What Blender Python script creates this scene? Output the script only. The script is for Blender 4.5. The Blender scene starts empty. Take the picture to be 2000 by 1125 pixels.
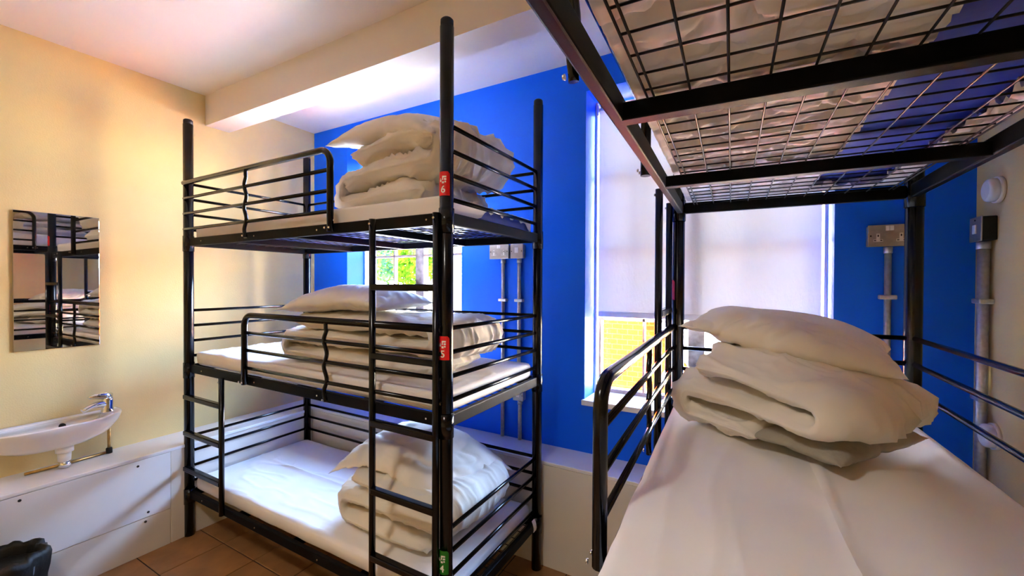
import bpy, bmesh, math, random
from math import sin, cos, pi, radians, sqrt
from mathutils import Vector, Matrix, noise

random.seed(7)
SC = bpy.context.scene
COL = SC.collection

# ------------------------------------------------------------------ camera
cam_d = bpy.data.cameras.new('camera')
cam_d.sensor_width = 36.0
cam_d.lens = 814.17 / 2000.0 * 36.0
cam_d.clip_start = 0.01
cam = bpy.data.objects.new('camera', cam_d)
COL.objects.link(cam)
YAW, PITCH, ROLL = 0.51327, -0.01006, 0.00399
rot = Matrix.Rotation(YAW, 4, 'Z') @ Matrix.Rotation(pi / 2 + PITCH, 4, 'X') @ Matrix.Rotation(ROLL, 4, 'Z')
cam.matrix_world = Matrix.Translation((0, 0, 1.5)) @ rot
SC.camera = cam

# ------------------------------------------------------------------ room measures
XW, XR = -3.149, 0.749           # left / right wall
YB, YN = 2.224, -2.1             # window wall / wall behind the camera
ZC = 2.7425                      # ceiling
WT = 0.30                        # window wall thickness
WINS = ((-2.745, -1.635), (-0.786, 0.323))
WZ0, WZ1 = 0.855, 2.57
YG = 2.47                        # plane of the panes

# ------------------------------------------------------------------ world, sun, daylight
SKY = 17.0
SUN = 42.0
EXPOSURE = 2.25
w = bpy.data.worlds.new('daylight')
SC.world = w
w.use_nodes = True
nt = w.node_tree
nt.nodes.clear()
out = nt.nodes.new('ShaderNodeOutputWorld')
bg = nt.nodes.new('ShaderNodeBackground')
tc = nt.nodes.new('ShaderNodeTexCoord')
sep = nt.nodes.new('ShaderNodeSeparateXYZ')
rmp = nt.nodes.new('ShaderNodeValToRGB')
mp = nt.nodes.new('ShaderNodeMapRange')
mp.inputs['From Min'].default_value = -1.0
mp.inputs['From Max'].default_value = 1.0
nt.links.new(tc.outputs['Generated'], sep.inputs[0])
nt.links.new(sep.outputs['Z'], mp.inputs['Value'])
nt.links.new(mp.outputs['Result'], rmp.inputs['Fac'])
cr = rmp.color_ramp
cr.elements[0].position = 0.0
cr.elements[0].color = (1.0, 0.80, 0.52, 1)      # sunlit pale ground
cr.elements[1].position = 1.0
cr.elements[1].color = (0.20, 0.40, 1.0, 1)
for p, c in ((0.485, (1.0, 0.82, 0.55, 1)), (0.515, (1.0, 0.97, 0.92, 1)), (0.64, (0.45, 0.66, 1.0, 1))):
    e = cr.elements.new(p)
    e.color = c
nt.links.new(rmp.outputs['Color'], bg.inputs['Color'])
bg.inputs['Strength'].default_value = SKY
nt.links.new(bg.outputs[0], out.inputs[0])

sd = bpy.data.lights.new('sun', 'SUN')
sd.energy = SUN
sd.angle = radians(0.6)
sd.color = (1.0, 0.93, 0.82)
so = bpy.data.objects.new('sun', sd)
COL.objects.link(so)
so.rotation_euler = (radians(28), 0, radians(12))     # travels towards the yard, never into the windows

# portals: guide the sampling of the daylight through the two window openings, give off nothing
for (a, b) in WINS:
    ld = bpy.data.lights.new('window_portal', 'AREA')
    ld.shape = 'RECTANGLE'
    ld.size = (b - a)
    ld.size_y = (WZ1 - WZ0)
    ld.cycles.is_portal = True
    lo = bpy.data.objects.new('window_portal', ld)
    COL.objects.link(lo)
    lo.location = ((a + b) / 2, YB + WT + 0.01, (WZ0 + WZ1) / 2)
    lo.rotation_euler = (radians(-90), 0, 0)

SC.view_settings.view_transform = 'Standard'
SC.view_settings.look = 'None'
SC.view_settings.gamma = 1.0
SC.view_settings.use_curve_mapping = False
SC.view_settings.exposure = EXPOSURE
SC.cycles.max_bounces = 12
SC.cycles.diffuse_bounces = 8
SC.cycles.transparent_max_bounces = 16
SC.cycles.sample_clamp_indirect = 8.0
SC.cycles.caustics_reflective = False
SC.cycles.caustics_refractive = False

# ------------------------------------------------------------------ materials
MATS = {}


def mat(name, color, rough=0.6, metal=0.0, var=0.0, vscale=6.0, bump=0.0, bscale=40.0, spec=0.5,
        sheen=0.0, coat=0.0, stretch=(1, 1, 1), detail=4.0, color2=None, transl=0.0, ridged=False):
    m = bpy.data.materials.new(name)
    m.use_nodes = True
    n = m.node_tree.nodes
    l = m.node_tree.links
    b = n['Principled BSDF']
    b.inputs['Base Color'].default_value = (*color, 1)
    b.inputs['Roughness'].default_value = rough
    b.inputs['Metallic'].default_value = metal
    b.inputs['Specular IOR Level'].default_value = spec
    b.inputs['Sheen Weight'].default_value = sheen
    b.inputs['Coat Weight'].default_value = coat
    t = n.new('ShaderNodeTexCoord')
    if var or color2:
        nz = n.new('ShaderNodeTexNoise')
        nz.inputs['Scale'].default_value = vscale
        nz.inputs['Detail'].default_value = detail
        l.new(t.outputs['Object'], nz.inputs['Vector'])
        mx = n.new('ShaderNodeMix')
        mx.data_type = 'RGBA'
        c2 = color2 if color2 else tuple(max(0, c * (1 - var)) for c in color)
        mx.inputs['A'].default_value = (*color, 1)
        mx.inputs['B'].default_value = (*c2, 1)
        rr = n.new('ShaderNodeMapRange')
        rr.inputs['From Min'].default_value = 0.35
        rr.inputs['From Max'].default_value = 0.65
        l.new(nz.outputs['Fac'], rr.inputs['Value'])
        l.new(rr.outputs['Result'], mx.inputs['Factor'])
        l.new(mx.outputs['Result'], b.inputs['Base Color'])
    if bump:
        mpn = n.new('ShaderNodeMapping')
        mpn.inputs['Scale'].default_value = stretch
        l.new(t.outputs['Object'], mpn.inputs['Vector'])
        nb = n.new('ShaderNodeTexNoise')
        nb.inputs['Scale'].default_value = bscale
        nb.inputs['Detail'].default_value = detail
        if ridged:
            nb.noise_type = 'RIDGED_MULTIFRACTAL'
            nb.inputs['Distortion'].default_value = 0.6
            nb.inputs['Roughness'].default_value = 0.45
        l.new(mpn.outputs[0], nb.inputs['Vector'])
        bp = n.new('ShaderNodeBump')
        bp.inputs['Strength'].default_value = bump
        bp.inputs['Distance'].default_value = 0.012 if ridged else 0.01
        l.new(nb.outputs['Fac'], bp.inputs['Height'])
        l.new(bp.outputs[0], b.inputs['Normal'])
    if transl:
        tr = n.new('ShaderNodeBsdfTranslucent')
        tr.inputs['Color'].default_value = (*color, 1)
        ms = n.new('ShaderNodeMixShader')
        ms.inputs[0].default_value = transl
        l.new(b.outputs[0], ms.inputs[1])
        l.new(tr.outputs[0], ms.inputs[2])
        l.new(ms.outputs[0], n['Material Output'].inputs['Surface'])
    MATS[name] = m
    return m


mat('cream_wall', (0.77, 0.60, 0.285), 0.85, var=0.08, vscale=2.5, bump=0.12, bscale=160)
mat('blue_wall', (0.001, 0.145, 1.0), 0.5, var=0.08, vscale=2.0, bump=0.08, bscale=120, spec=0.22)
mat('white_paint', (0.84, 0.80, 0.72), 0.5, var=0.04, vscale=3.0, bump=0.05, bscale=90)
mat('ceiling_paint', (0.84, 0.78, 0.70), 0.9, var=0.04, vscale=1.5, bump=0.06, bscale=120)
mat('gloss_white', (0.86, 0.86, 0.86), 0.25, var=0.03)
mat('grout', (0.035, 0.022, 0.015), 0.9, var=0.3, vscale=30)
mat('terracotta', (0.42, 0.20, 0.07), 0.45, color2=(0.30, 0.14, 0.05), vscale=7.0, bump=0.15, bscale=30)
mat('black_metal', (0.002, 0.002, 0.003), 0.16, var=0.3, vscale=40, bump=0.03, bscale=300, spec=0.35)
mat('black_bar', (0.002, 0.002, 0.003), 0.5, var=0.3, vscale=40, bump=0.05, bscale=300, spec=0.12)
mat('wire', (0.004, 0.004, 0.004), 0.4, var=0.3, vscale=50)
mat('steel_bolt', (0.75, 0.73, 0.70), 0.25, 1.0, var=0.1)
mat('sheet', (0.86, 0.83, 0.80), 0.85, var=0.03, vscale=5, bump=0.10, bscale=5, sheen=0.15, stretch=(1, 2.2, 1), ridged=True, detail=3)
mat('cotton', (0.84, 0.79, 0.70), 0.85, var=0.04, vscale=6, bump=0.16, bscale=7, sheen=0.2, stretch=(1, 1.8, 1.4), ridged=True, detail=3)
mat('duvet_cotton', (0.80, 0.75, 0.65), 0.85, var=0.05, vscale=6, bump=0.20, bscale=7, sheen=0.2, stretch=(1.2, 1, 2.0), ridged=True, detail=3)
mat('inner_duvet_shaded', (0.36, 0.33, 0.27), 0.9, var=0.1, vscale=20, bump=0.2, bscale=60)  # pale fabric, darkened: the shadow under the folds is put into its colour
mat('mattress_blue', (0.018, 0.05, 0.42), 0.35, var=0.15, vscale=10, bump=0.05, bscale=40)
mat('tag_red', (0.80, 0.006, 0.008), 0.35, var=0.05)
mat('tag_pink', (0.75, 0.005, 0.10), 0.35, var=0.05)
mat('tag_green', (0.006, 0.20, 0.012), 0.35, var=0.1)
mat('tag_white', (0.9, 0.88, 0.8), 0.5, var=0.03)
mat('chrome', (0.85, 0.86, 0.88), 0.07, 1.0, var=0.05)
mat('ceramic', (0.86, 0.82, 0.76), 0.12, var=0.02, coat=0.4)
mat('copper', (0.62, 0.40, 0.14), 0.35, 1.0, var=0.3, vscale=40)
mat('black_plastic', (0.003, 0.003, 0.003), 0.55, var=0.4, vscale=20, bump=0.5, bscale=22)
mat('dark', (0.006, 0.006, 0.006), 0.7, var=0.2)
mat('brushed_plate', (0.52, 0.47, 0.42), 0.38, 0.85, var=0.12, vscale=60, bump=0.05, bscale=200, stretch=(1, 1, 14))
mat('white_plastic', (0.86, 0.83, 0.77), 0.3, var=0.03)
mat('galvanised', (0.62, 0.60, 0.57), 0.42, 0.8, var=0.2, vscale=70)
mat('window_frame', (0.48, 0.33, 0.27), 0.5, var=0.25, vscale=25)
mat('dark_frame', (0.055, 0.03, 0.025), 0.5, color2=(0.5, 0.45, 0.4), vscale=9)
mat('blind_fabric', (0.88, 0.86, 0.83), 0.8, var=0.03, vscale=4, bump=0.35, bscale=26, stretch=(3.2, 1, 1.1), transl=0.028)
mat('mirror_glass', (0.90, 0.92, 0.92), 0.015, 1.0)
mat('mirror_back', (0.25, 0.28, 0.24), 0.4)
mat('paving', (0.72, 0.66, 0.56), 0.9, var=0.15, vscale=1.5)
mat('render_yellow', (0.82, 0.62, 0.34), 0.9, var=0.1, vscale=2, spec=0.0)
mat('roof_felt', (0.42, 0.42, 0.42), 0.8, var=0.2, vscale=6)
mat('foliage', (0.014, 0.055, 0.002), 0.8, color2=(0.030, 0.06, 0.002), vscale=5, spec=0.0)
mat('bark', (0.12, 0.07, 0.04), 0.9, var=0.3)
# brick of the far yard building
bm_ = mat('brick', (0.62, 0.32, 0.07), 0.9, spec=0.0)
_n, _l = bm_.node_tree.nodes, bm_.node_tree.links
_bt = _n.new('ShaderNodeTexBrick')
_bt.inputs['Color1'].default_value = (0.50, 0.060, 0.004, 1)
_bt.inputs['Color2'].default_value = (0.46, 0.030, 0.004, 1)
_bt.inputs['Mortar'].default_value = (0.50, 0.085, 0.010, 1)
_bt.inputs['Scale'].default_value = 4.4
_tc = _n.new('ShaderNodeTexCoord')
_mp = _n.new('ShaderNodeMapping')
_mp.inputs['Rotation'].default_value = (radians(-90), 0, 0)
_l.new(_tc.outputs['Object'], _mp.inputs[0])
_l.new(_mp.outputs[0], _bt.inputs['Vector'])
_l.new(_bt.outputs['Color'], _n['Principled BSDF'].inputs['Base Color'])
# glass: clear pane with a weak reflection
gm = bpy.data.materials.new('pane_glass')
gm.use_nodes = True
_n, _l = gm.node_tree.nodes, gm.node_tree.links
_n.remove(_n['Principled BSDF'])
_t = _n.new('ShaderNodeBsdfTransparent')
_g = _n.new('ShaderNodeBsdfGlossy')
_g.inputs['Roughness'].default_value = 0.02
_f = _n.new('ShaderNodeFresnel')
_f.inputs['IOR'].default_value = 1.3
_m = _n.new('ShaderNodeMixShader')
_l.new(_f.outputs[0], _m.inputs[0])
_l.new(_t.outputs[0], _m.inputs[1])
_l.new(_g.outputs[0], _m.inputs[2])
_l.new(_m.outputs[0], _n['Material Output'].inputs['Surface'])
MATS['pane_glass'] = gm


# ------------------------------------------------------------------ mesh helpers
class MB:
    def __init__(self):
        self.v, self.f = [], []

    def add(self, vs, fs):
        o = len(self.v)
        self.v += [tuple(p) for p in vs]
        self.f += [tuple(i + o for i in f) for f in fs]
        return self

    def box(self, a, b):
        (x0, y0, z0), (x1, y1, z1) = a, b
        return self.add([(x0, y0, z0), (x1, y0, z0), (x1, y1, z0), (x0, y1, z0), (x0, y0, z1), (x1, y0, z1), (x1, y1, z1), (x0, y1, z1)],
                        [(0, 3, 2, 1), (4, 5, 6, 7), (0, 1, 5, 4), (1, 2, 6, 5), (2, 3, 7, 6), (3, 0, 4, 7)])

    def tube(self, path, r, n=10, caps=True, square=None):
        """round tube along a path; square=(w,h) makes a rectangular bar (path horizontal)"""
        P = [Vector(p) for p in path]
        k = len(P)
        rings = []
        up = None
        for i in range(k):
            t = (P[min(i + 1, k - 1)] - P[max(i - 1, 0)]).normalized()
            if up is None:
                ref = Vector((0, 0, 1)) if abs(t.z) < 0.9 else Vector((1, 0, 0))
                u = (ref - t * ref.dot(t)).normalized()
            else:
                u = (up - t * up.dot(t)).normalized()
            up = u
            s = t.cross(u)
            rr = r[i] if isinstance(r, (list, tuple)) else r
            if square:
                w_, h_ = square
                rings.append([P[i] + s * a * w_ / 2 + u * b * h_ / 2 for a, b in ((-1, -1), (1, -1), (1, 1), (-1, 1))])
            else:
                rings.append([P[i] + (s * cos(2 * pi * j / n) + u * sin(2 * pi * j / n)) * rr for j in range(n)])
        m = len(rings[0])
        vs = [p for g in rings for p in g]
        fs = []
        for i in range(k - 1):
            for j in range(m):
                fs.append((i * m + j, i * m + (j + 1) % m, (i + 1) * m + (j + 1) % m, (i + 1) * m + j))
        if caps:
            fs.append(tuple(range(m - 1, -1, -1)))
            fs.append(tuple((k - 1) * m + j for j in range(m)))
        return self.add(vs, fs)

    def lathe(self, prof, n=24, axis='z', c=(0, 0, 0)):
        vs, fs = [], []
        for (r, h) in prof:
            for j in range(n):
                a = 2 * pi * j / n
                p = (r * cos(a), r * sin(a), h)
                if axis == 'x':
                    p = (h, r * cos(a), r * sin(a))
                elif axis == 'y':
                    p = (r * cos(a), h, r * sin(a))
                vs.append((p[0] + c[0], p[1] + c[1], p[2] + c[2]))
        k = len(prof)
        for i in range(k - 1):
            for j in range(n):
                fs.append((i * n + j, i * n + (j + 1) % n, (i + 1) * n + (j + 1) % n, (i + 1) * n + j))
        fs.append(tuple(range(n)))
        fs.append(tuple((k - 1) * n + j for j in range(n)))
        return self.add(vs, fs)

    def rings(self, rings, closed=True, caps=True):
        m = len(rings[0])
        vs = [p for g in rings for p in g]
        fs = []
        for i in range(len(rings) - 1):
            for j in range(m if closed else m - 1):
                fs.append((i * m + j, i * m + (j + 1) % m, (i + 1) * m + (j + 1) % m, (i + 1) * m + j))
        if caps:
            fs.append(tuple(range(m - 1, -1, -1)))
            fs.append(tuple((len(rings) - 1) * m + j for j in range(m)))
        return self.add(vs, fs)

    def mesh(self, name, recalc=True):
        me = bpy.data.meshes.new(name)
        me.from_pydata(self.v, [], self.f)
        if recalc:
            b = bmesh.new()
            b.from_mesh(me)
            bmesh.ops.recalc_face_normals(b, faces=b.faces)
            b.to_mesh(me)
            b.free()
        me.update()
        return me


def link(name, me, material, parent=None, smooth=False, bevel=0.0):
    o = bpy.data.objects.new(name, me)
    COL.objects.link(o)
    if not me.materials:
        me.materials.append(MATS[material])
    if parent is not None:
        o.parent = parent
    if smooth:
        me.polygons.foreach_set('use_smooth', [True] * len(me.polygons))
    if bevel:
        md = o.modifiers.new('bevel', 'BEVEL')
        md.width = bevel
        md.segments = 2
        md.limit_method = 'ANGLE'
        md.angle_limit = radians(50)
    return o


def obj(name, mb, material, parent=None, smooth=False, bevel=0.0):
    return link(name, mb.mesh(name), material, parent, smooth, bevel)


def rounded(o):
    """smooth the round faces only, keep hard caps"""
    for p in o.data.polygons:
        p.use_smooth = len(p.vertices) == 4
    return o


def tag(o, label, cat, group=None):
    o['label'] = label
    o['category'] = cat
    if group:
        o['group'] = group
    return o


def struct(o, label=None):
    o['kind'] = 'structure'
    if label:
        o['label'] = label
    return o


def thing(name, label, cat, loc=(0, 0, 0), rz=0.0, group=None):
    o = bpy.data.objects.new(name, None)
    o.empty_display_size = 0.05
    COL.objects.link(o)
    o.location = loc
    o.rotation_euler = (0, 0, rz)
    return tag(o, label, cat, group)


def arc(c, r, a0, a1, n, plane):
    """arc points, plane: function (u,v)->xyz"""
    return [plane(c[0] + r * cos(a0 + (a1 - a0) * i / n), c[1] + r * sin(a0 + (a1 - a0) * i / n)) for i in range(n + 1)]


# ------------------------------------------------------------------ room shell
def wall_with_holes(x0, x1, z0, z1, y0, y1, holes):
    mb = MB()
    xs = sorted({x0, x1, *[h[0] for h in holes], *[h[1] for h in holes]})
    for a, b in zip(xs[:-1], xs[1:]):
        hs = [h for h in holes if h[0] <= a + 1e-6 and h[1] >= b - 1e-6]
        if hs:
            h = hs[0]
            mb.box((a, y0, z0), (b, y1, h[2]))
            mb.box((a, y0, h[3]), (b, y1, z1))
        else:
            mb.box((a, y0, z0), (b, y1, z1))
    return mb


struct(obj('wall_far', wall_with_holes(XW, XR, 0, ZC, YB, YB + WT, [(a, b, WZ0, WZ1) for a, b in WINS]), 'blue_wall'),
       'bright blue painted wall with two deep windows')
struct(obj('wall_left', MB().box((XW - 0.2, YN - 0.2, 0), (XW, YB + WT, ZC)), 'cream_wall'), 'cream painted wall behind the mirror')
struct(obj('wall_right', MB().box((XR, YN - 0.2, 0), (XR + 0.2, YB + WT, ZC)), 'cream_wall'), 'cream painted wall beside the wire-mesh bunk')
struct(obj('wall_near', MB().box((XW, YN - 0.2, 0), (XR, YN, ZC)), 'cream_wall'), 'cream painted wall behind the camera')
struct(obj('ceiling', MB().box((XW - 0.2, YN - 0.2, ZC), (XR + 0.2, YB + WT, ZC + 0.2)), 'ceiling_paint'), 'pale painted ceiling')
struct(obj('trim_1', MB().box((XW, 1.422, 2.5435), (XR, 1.569, ZC)), 'ceiling_paint'), 'boxed white beam crossing the ceiling in front of the blue wall')
# floor with single tiles
fl = struct(obj('floor', MB().box((XW - 0.2, YN - 0.2, -0.12), (XR + 0.2, YB + WT, -0.004)), 'grout'), 'brown tiled floor')
TS = 0.302
tile_cache = {}
gx0, gy0 = -2.612, 1.266
ix = range(int(math.floor((XW - gx0) / TS)), int(math.ceil((XR - gx0) / TS)))
iy = range(int(math.floor((YN - gy0) / TS)), int(math.ceil((YB - gy0) / TS)))
for i in ix:
    for j in iy:
        a, b = max(gx0 + i * TS + 0.003, XW), min(gx0 + (i + 1) * TS - 0.003, XR)
        c, d = max(gy0 + j * TS + 0.003, YN), min(gy0 + (j + 1) * TS - 0.003, YB)
        if b - a < 0.02 or d - c < 0.02:
            continue
        key = (round(b - a, 3), round(d - c, 3))
        if key not in tile_cache:
            hx, hy = (b - a) / 2, (d - c) / 2
            e = 0.004
            tm = MB().rings([[(-hx, -hy, -0.004), (hx, -hy, -0.004), (hx, hy, -0.004), (-hx, hy, -0.004)],
                             [(-hx, -hy, -0.001), (hx, -hy, -0.001), (hx, hy, -0.001), (-hx, hy, -0.001)],
                             [(-hx + e, -hy + e, 0), (hx - e, -hy + e, 0), (hx - e, hy - e, 0), (-hx + e, hy - e, 0)]]).mesh('tile')
            tm.materials.append(MATS['terracotta'])
            tile_cache[key] = tm
        t = bpy.data.objects.new('tile', tile_cache[key])
        COL.objects.link(t)
        t.parent = fl
        t.location = ((a + b) / 2, (c + d) / 2, random.uniform(-0.0006, 0.0006))

# pipe boxing along the left wall and below the windows
LX = -2.872
tb = struct(obj('trim_2', MB().box((XW, YN, 0), (LX - 0.012, YB, 0.530)), 'white_paint'), 'white pipe boxing along the cream wall')
obj('ledge_board', MB().box((XW, YN, 0.530), (LX, YB, 0.548)), 'gloss_white', tb, bevel=0.003)
obj('access_panel', MB().box((LX - 0.012, -1.2, 0.205), (LX - 0.002, 1.115, 0.527)), 'gloss_white', tb, bevel=0.002)
obj('access_panel', MB().box((LX - 0.012, -1.2, 0.0), (LX - 0.006, 1.115, 0.201)), 'white_paint', tb, bevel=0.002)
obj('end_panel', MB().box((LX - 0.012, 1.119, 0.0), (LX - 0.006, 2.0, 0.529)), 'white_paint', tb, bevel=0.002)
for (yy, zz) in ((0.545, 0.505), (0.968, 0.500), (1.012, 0.230), (1.0, 0.182)):
    rounded(obj('screw', MB().lathe([(0.006, LX - 0.004), (0.006, LX + 0.0005), (0.004, LX + 0.0015)], 10, 'x', (0, yy, zz)), 'dark', tb))
BY = 2.002
tw = struct(obj('trim_3', MB().box((LX - 0.006, BY + 0.01, 0), (XR, YB, 0.542)), 'white_paint'), 'white pipe boxing below the blue wall')
obj('ledge_board', MB().box((LX, BY, 0.542), (XR, YB, 0.560)), 'gloss_white', tw, bevel=0.003)
for a, b in ((-2.86, -1.62), (-1.616, -0.36), (-0.356, 0.745)):
    obj('front_panel', MB().box((a, BY + 0.003, 0.0), (b, BY + 0.01, 0.540)), 'white_paint', tw, bevel=0.002)


# ------------------------------------------------------------------ windows
def window(n, x0, x1, blind_to, label):
    r = struct(obj('window_%d' % n, MB().box((x0, YG - 0.02, WZ0), (x0 + 0.022, YG + 0.03, WZ1))
                   .box((x1 - 0.022, YG - 0.02, WZ0), (x1, YG + 0.03, WZ1))
                   .box((x0, YG - 0.02, WZ1 - 0.025), (x1, YG + 0.03, WZ1))
                   .box((x0, YG - 0.02, WZ0), (x1, YG + 0.03, WZ0 + 0.022)), 'window_frame'), label)
    xm = (x0 + x1) / 2 - 0.005
    obj('centre_post', MB().box((xm - 0.04, YG - 0.025, WZ0 + 0.022), (xm + 0.04, YG + 0.03, WZ1 - 0.025)), 'dark_frame', r)
    cols = [(x0 + 0.022, x0 + 0.265), (x0 + 0.277, xm - 0.04), (xm + 0.04, x1 - 0.277), (x1 - 0.265, x1 - 0.022)]
    obj('glazing_bar', MB().box((x0 + 0.265, YG - 0.014, WZ0 + 0.02), (x0 + 0.277, YG + 0.02, WZ1 - 0.02)), 'window_frame', r)
    obj('glazing_bar', MB().box((x1 - 0.277, YG - 0.014, WZ0 + 0.02), (x1 - 0.265, YG + 0.02, WZ1 - 0.02)), 'window_frame', r)
    zs = [WZ0 + 0.022, 1.292, 1.716, 2.14, WZ1 - 0.025]
    for z in zs[1:-1]:
        for a, b in ((x0 + 0.02, xm - 0.04), (xm + 0.04, x1 - 0.02)):
            obj('glazing_bar', MB().box((a, YG - 0.014, z - 0.008), (b, YG + 0.02, z + 0.008)), 'window_frame', r)
    for a, b in cols:
        for z0, z1 in zip(zs[:-1], zs[1:]):
            obj('pane', MB().box((a, YG + 0.001, z0), (b, YG + 0.005, z1)), 'pane_glass', r)
    obj('window_sill', MB().box((x0 - 0.012, YB - 0.022, WZ0 - 0.028), (x1 + 0.012, YG - 0.02, WZ0 + 0.002)), 'gloss_white', r, bevel=0.004)
    # white lining of the reveal beside the frame
    obj('reveal_lining', MB().box((x0 - 0.001, YG - 0.075, WZ0), (x0 + 0.012, YG - 0.02, WZ1)), 'gloss_white', r)
    obj('reveal_lining', MB().box((x1 - 0.012, YG - 0.075, WZ0), (x1 + 0.001, YG - 0.02, WZ1)), 'gloss_white', r)


window(1, WINS[0][0], WINS[0][1], 1.80, 'steel framed window behind the three-tier bunk bed')
window(2, WINS[1][0], WINS[1][1], 1.34, 'steel framed window half covered by a lowered blind')


def blind(x0, x1, z_to, label):
    y = YG - 0.055
    r = thing('roller_blind', label, 'blind', ((x0 + x1) / 2, y, WZ1 - 0.05), group='roller blinds')
    hw = (x1 - x0) / 2 - 0.022
    zt = WZ1 - 0.05
    rounded(obj('roller', MB().lathe([(0.02, -hw), (0.02, hw)], 20, 'x'), 'white_plastic', r))
    for s in (-1, 1):
        obj('bracket', MB().box((s * hw - 0.004 + s * 0.006, -0.028, -0.03), (s * hw + 0.004 + s * 0.006, 0.03, 0.032)), 'gloss_white', r, bevel=0.002)
    rows = []
    nz_ = 14
    for k in range(nz_ + 1):
        z = -0.01 + (z_to + 0.02 - zt + 0.01) * k / nz_
        rows.append([(-hw + 2 * hw * i / 20, -0.02 + 0.0015 * sin(i * 0.9 + k * 0.35), z) for i in range(21)])
    f = MB()
    n1 = 21
    front = [p for g in rows for p in g]
    back = [(p[0], p[1] + 0.0008, p[2]) for p in front]
    f.add(front, [(k * n1 + i, k * n1 + i + 1, (k + 1) * n1 + i + 1, (k + 1) * n1 + i) for k in range(nz_) for i in range(n1 - 1)])
    obj('blind_fabric', f, 'blind_fabric', r, smooth=True)
    obj('bottom_bar', MB().box((-hw, -0.027, z_to - zt - 0.006), (hw, -0.013, z_to - zt + 0.026)), 'blind_fabric', r, bevel=0.004)
    return r


blind(WINS[0][0], WINS[0][1], 2.40, 'white roller blind in the window behind the three-tier bunk bed')
blind(WINS[1][0], WINS[1][1], 1.315, 'white roller blind lowered over the window behind the wire-mesh bunk')


# ------------------------------------------------------------------ bunk beds
R_POST = 0.0255
DROPS = (0.343, 0.253, 0.163, 0.073)


def text_mesh(s, size):
    cu = bpy.data.curves.new('digits', 'FONT')
    cu.body = s
    cu.size = size
    cu.align_x = 'CENTER'
    cu.align_y = 'CENTER'
    cu.offset = size * 0.012
    to = bpy.data.objects.new('digits', cu)
    COL.objects.link(to)
    bpy.context.view_layer.update()
    dg = bpy.context.evaluated_depsgraph_get()
    me = bpy.data.meshes.new_from_object(to.evaluated_get(dg))
    bpy.data.objects.remove(to)
    bpy.data.curves.remove(cu)
    me.materials.clear()
    b = bmesh.new()
    b.from_mesh(me)
    bmesh.ops.triangulate(b, faces=b.faces)
    bmesh.ops.subdivide_edges(b, edges=b.edges, cuts=3, use_grid_fill=True)
    b.to_mesh(me)
    b.free()
    return me


def number_tag(parent, c, z, theta, digit, material):
    """tag wrapped round a post at angle theta (0 = +x, counterclockwise)"""
    r0 = R_POST + 0.0012
    wdt, hgt = 0.050, 0.086

    def wrap(x, zz, dr=0.0):
        a = theta + x / r0
        return (c[0] + (r0 + dr) * cos(a), c[1] + (r0 + dr) * sin(a), z + zz)
    n = 12
    mb = MB()
    outer, inner = [], []
    # outline with cut upper corners
    rows = [(-hgt / 2, 1.0), (hgt / 2 - 0.008, 1.0), (hgt / 2, 0.72)]
    for (zz, k) in rows:
        outer.append([wrap(k * (-wdt / 2 + wdt * i / n), zz) for i in range(n + 1)])
        inner.append([wrap(k * (-wdt / 2 + wdt * i / n), zz, -0.001) for i in range(n + 1)])
    ringz = [outer[k] + inner[k][::-1] for k in range(len(rows))]
    mb.rings(ringz)
    t = obj('number_tag', mb, material, parent)
    me = text_mesh(digit, 0.036)
    for v in me.vertices:
        x, y = v.co.x, v.co.y
        v.co = wrap(x, y - 0.022, 0.0009)
    link('number', me, 'tag_white', t)
    # small printed pictogram above the number
    pic = MB()
    for (x0, x1, z0, z1) in ((-0.003, 0.012, 0.021, 0.027), (-0.003, 0.001, 0.012, 0.021), (0.004, 0.012, 0.012, 0.018),
                             (-0.013, -0.006, 0.006, 0.014), (-0.011, -0.008, 0.015, 0.019), (-0.004, 0.004, 0.0, 0.007), (0.006, 0.011, 0.003, 0.009)):
        pic.add([wrap(x0, z0, 0.0013), wrap(x1, z0, 0.0013), wrap(x1, z1, 0.0013), wrap(x0, z1, 0.0013)], [(0, 1, 2, 3)])
    obj('pictogram', pic, 'tag_white', t)
    return t


def guard(parent, P, xa, xb, leg_at_b, zr, zbar, offset):
    """front guard: stout top tube bent down into a leg, three thin bars and a wavy support.
    xa is the end at the post, xb the end with the leg"""
    s = 1 if xb > xa else -1
    zt = zr + DROPS[0]
    rb = 0.06
    path = [P(xa, offset, zt), P(xb - s * rb, offset, zt)]
    for i in range(1, 7):
        a = pi / 2 - i / 6 * pi / 2
        path.append(P(xb - s * rb + s * rb * cos(a), offset, zt - rb + rb * sin(a)))
    path.append(P(xb, offset, zr - 0.015))
    g = rounded(obj('guard_rail', MB().tube(path, 0.0145, 14), 'black_metal', parent))
    for d in DROPS[1:]:
        rounded(obj('guard_bar', MB().tube([P(xa, offset, zr + d), P(xb, offset, zr + d)], 0.0085, 10), 'black_metal', g))
    xm = (xa + xb) / 2
    pts = []
    for i in range(33):
        u = i / 32
        z = zt + (zr - 0.01 - zt) * u
        wob = 0.010 * sin(u * pi * 6.2) * (1 if 0.1 < u < 0.95 else 0.3)
        pts.append(P(xm + wob, offset - 0.004, z))
    rounded(obj('guard_support', MB().tube(pts, 0.0088, 10), 'black_metal', g))
    for xx in (xb - 0.012 * s, xb + 0.016 * s):
        bolt(g, P, xx, offset - 0.018, zr)
    bolt(g, P, xm, offset - 0.018, zr)
    return g


def bolt(parent, P, x, y, z, r=0.0052):
    p = Vector(P(x, y, z))
    q = Vector(P(x, y - 0.004, z))
    rounded(obj('bolt', MB().tube([p, q], [r, r * 0.8], 10), 'steel_bolt', parent))


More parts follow.
